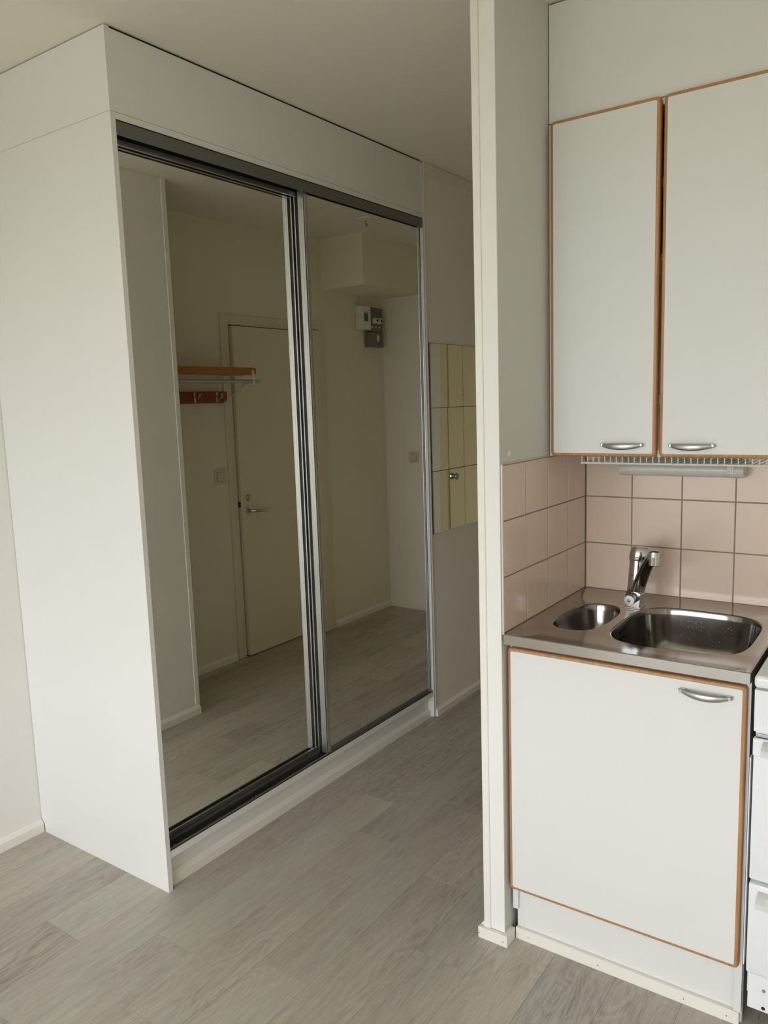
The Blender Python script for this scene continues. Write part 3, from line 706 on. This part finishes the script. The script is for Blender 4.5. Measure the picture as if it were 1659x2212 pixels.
# end door
d2 = struct('door_2', B(EX0+.012, EX1-.012, YE+.012, YE+.052, .008, 1.988, bev=.0015), 'cream2', 'yellowish cream door at the hallway end, seen in the mirror tiles', 'door')
fr = bmesh.new()
box(fr, EX0-.05, EX0+.011, YE-.012, YE+.11, 0, 2.045, bev=.0015); box(fr, EX1-.011, EX1+.05, YE-.012, YE+.11, 0, 2.045, bev=.0015); box(fr, EX0+.011, EX1-.011, YE-.012, YE+.11, 1.99, 2.045, bev=.0015)
mk('door_frame', fr, 'cream2', d2)
bn = bmesh.new(); lathe(bn, [(.022, 0), (.022, .006), (.010, .008), (.010, .03)], (EX0+.07, YE+.012, 1.0), (0, -1, 0), 20)
tube(bn, [(EX0+.07, YE-.016, 1.0), (EX0+.09, YE-.022, 1.0), (EX0+.18, YE-.022, 1.0)], .009, 12); mk('lever_handle', bn, 'chrome', d2, smooth=True)

# hat shelf, rod and brackets
hs = thing('hat_shelf', 'orange wooden hat shelf with steel rod beside the entrance door', 'shelf', (XD-.13, .55, 1.50))
SXF = XD-.268
for k in range(3):
    x1_ = XD-.012-k*.088
    if k < 2: mk('shelf_board', B(x1_-.080, x1_, .20, .815, 1.702, 1.722, bev=.003), 'shelf', hs)
mk('shelf_board', B(SXF-.002, SXF+.076, .20, .820, 1.694, 1.731, bev=.006, seg=2), 'shelf', hs)
bm = bmesh.new(); tube(bm, [(SXF, .20, 1.655), (SXF, .834, 1.655)], .0105, 14); mk('coat_rod', bm, 'satin', hs, smooth=True)
for y in (.215, .785):
    bm = bmesh.new()
    box(bm, XD-.004, XD, y-.011, y+.011, 1.492, 1.735, bev=.001)
    tube(bm, [(XD-.003, y, 1.53), (XD-.010, y, 1.525), (SXF+.06, y, 1.642), (SXF+.01, y, 1.644), (SXF-.010, y, 1.646), (SXF-.0135, y, 1.658), (SXF-.011, y, 1.69), (SXF-.006, y, 1.715)], .0052, 8)
    tube(bm, [(XD-.003, y, 1.700), (SXF+.06, y, 1.690)], .0042, 8)
    mk('bracket', bm, 'wire', hs, label='white bent wire bracket', smooth=True)
hb = thing('hook_board', 'red-brown wooden coat hook board under the hat shelf', 'coat rack', (XD-.01, .55, 1.543))
mk('board', B(XD-.020, XD-.004, .20, .828, 1.543, 1.608, bev=.004, seg=2), 'board', hb)
for y in (.25, .415, .58, .745):
    bm = bmesh.new(); box(bm, XD-.0235, XD-.020, y-.0065, y+.0065, 1.548, 1.604, bev=.0008)
    tube(bm, [(XD-.022, y, 1.585), (XD-.034, y, 1.572), (XD-.052, y, 1.570), (XD-.062, y, 1.580), (XD-.064, y, 1.594)], [.0045, .0042, .004, .004, .0052], 10)
    mk('hook', bm, 'satin', hb, smooth=True)
# switches
def switch_plate(nm, axis, c, z0, z1, w, label):
    s = thing(nm, label, 'switch', c)
    if axis == 'x':
        mk('frame', B(c[0]-.009, c[0], c[1]-w/2, c[1]+w/2, z0, z1, bev=.002), 'plastic', s)
        r = mk('rocker_gap', B(c[0]-.0095, c[0]-.0085, c[1]-w*.30, c[1]+w*.30, z0+.016, z1-.016), 'dark', s)
        mk('rocker', B(c[0]-.0125, c[0]-.008, c[1]-w*.285, c[1]+w*.285, z0+.0175, z1-.0175, bev=.001), 'plastic', s)
    else:
        mk('frame', B(c[0]-w/2, c[0]+w/2, c[1]-.009, c[1], z0, z1, bev=.002), 'plastic', s)
        mk('rocker_gap', B(c[0]-w*.30, c[0]+w*.30, c[1]-.0095, c[1]-.0085, z0+.016, z1-.016), 'dark', s)
        mk('rocker', B(c[0]-w*.285, c[0]+w*.285, c[1]-.0125, c[1]-.008, z0+.0175, z1-.0175, bev=.001), 'plastic', s)
switch_plate('light_switch', 'x', (XD, .748, 1.075), 1.075, 1.163, .082, 'ivory light switch left of the entrance door frame')
switch_plate('light_switch', 'y', (.125, YE, 1.080), 1.080, 1.162, .082, 'ivory light switch on the hallway end wall')
# meter and fuse box
mb = thing('electricity_meter', 'white meter box with small blue display high in the hallway corner', 'meter box', (XD-.03, 2.05, 2.02))
mk('housing', B(XD-.056, XD, 1.997, 2.0985, 2.018, 2.176, bev=.004, seg=2), 'boxwhite', mb)
mk('display', B(XD-.0572, XD-.055, 2.020, 2.064, 2.072, 2.125), 'screen', mb, label='dark blue display window')
mk('display_hood', B(XD-.058, XD-.055, 2.018, 2.070, 2.130, 2.134), 'boxgrey', mb)
mk('button', B(XD-.058, XD-.055, 2.082, 2.089, 2.144, 2.149), 'dark', mb)
fb = thing('fuse_box', 'dark grey fuse box with white screw fuses beside the white meter', 'fuse box', (XD-.03, 2.2, 1.903))
mk('upper_box', B(XD-.048, XD, 2.0995, 2.249, 2.006, 2.172, bev=.003), 'boxgrey', fb)
lw = mk('lower_box', B(XD-.053, XD, 2.089, 2.245, 1.903, 2.003, bev=.003), 'boxgrey', fb)
for y in (2.145, 2.195):
    bn = bmesh.new(); lathe(bn, [(.021, 0), (.021, .014), (.017, .028), (.010, .030), (0, .029)], (XD-.0475, y, 2.082), (-1, 0, 0), 20); fz = mk('screw_fuse', bn, 'ceramic', fb, smooth=True)
    bn = bmesh.new(); lathe(bn, [(.009, 0), (.009, .001)], (XD-.0772, y, 2.082), (-1, 0, 0), 16); mk('fuse_window', bn, 'dark', fz)
for y in (2.118, 2.163, 2.208):
    mk('fuse_tag', B(XD-.0495, XD-.0475, y-.011, y+.011, 2.034, 2.044), 'ceramic', fb)
bn = bmesh.new(); prism(bn, [(2.180+.016*math.cos(a), 1.966+.020*math.sin(a)*(1.0 if math.sin(a) > 0 else 1.4)) for a in [2*math.pi*k/18 for k in range(18)]], 'x', XD-.0545, XD-.0525)
mk('seal_plate', bn, 'ceramic', lw)
bm = bmesh.new(); tube(bm, [(XD-.006, 2.03, 2.176), (XD-.006, 2.03, 2.247)], .004, 8); cb = mk('supply_cable', bm, 'plastic', mb, smooth=True)
# ceiling hook
ch = thing('ceiling_hook', 'white ceiling lamp plate with small metal hook in the hallway', 'ceiling hook', (-.20, 1.36, H-.06))
bm = bmesh.new(); lathe(bm, [(.042, 0), (.040, .008), (.012, .012), (0, .012)], (-.20, 1.36, H), (0, 0, -1), 28); mk('plate', bm, 'ceil', ch, smooth=True)
bm = bmesh.new(); tube(bm, [(-.20, 1.36, H-.010), (-.20, 1.36, H-.035), (-.20, 1.366, H-.045), (-.20, 1.374, H-.040), (-.20, 1.374, H-.030)], .0032, 8); mk('hook', bm, 'alu_dark', ch, smooth=True)

# window in the wall behind the viewer
wf = bmesh.new(); yc0, yc1 = ROOM_Y0-.16, ROOM_Y0-.09
for a in (x0, (x0*2+x1)/3-.03, x1-.06): box(wf, a, a+.06, yc0, yc1, z0, z1)
box(wf, x0, x1, yc0, yc1, z0, z0+.06); box(wf, x0, x1, yc0, yc1, z1-.06, z1)
wn = struct('window_1', wf, 'trim', 'white window frame behind the viewer', 'window')
mk('window_sill', B(x0-.05, x1+.05, ROOM_Y0-.09, ROOM_Y0+.08, z0-.03, z0), 'trim', wn)
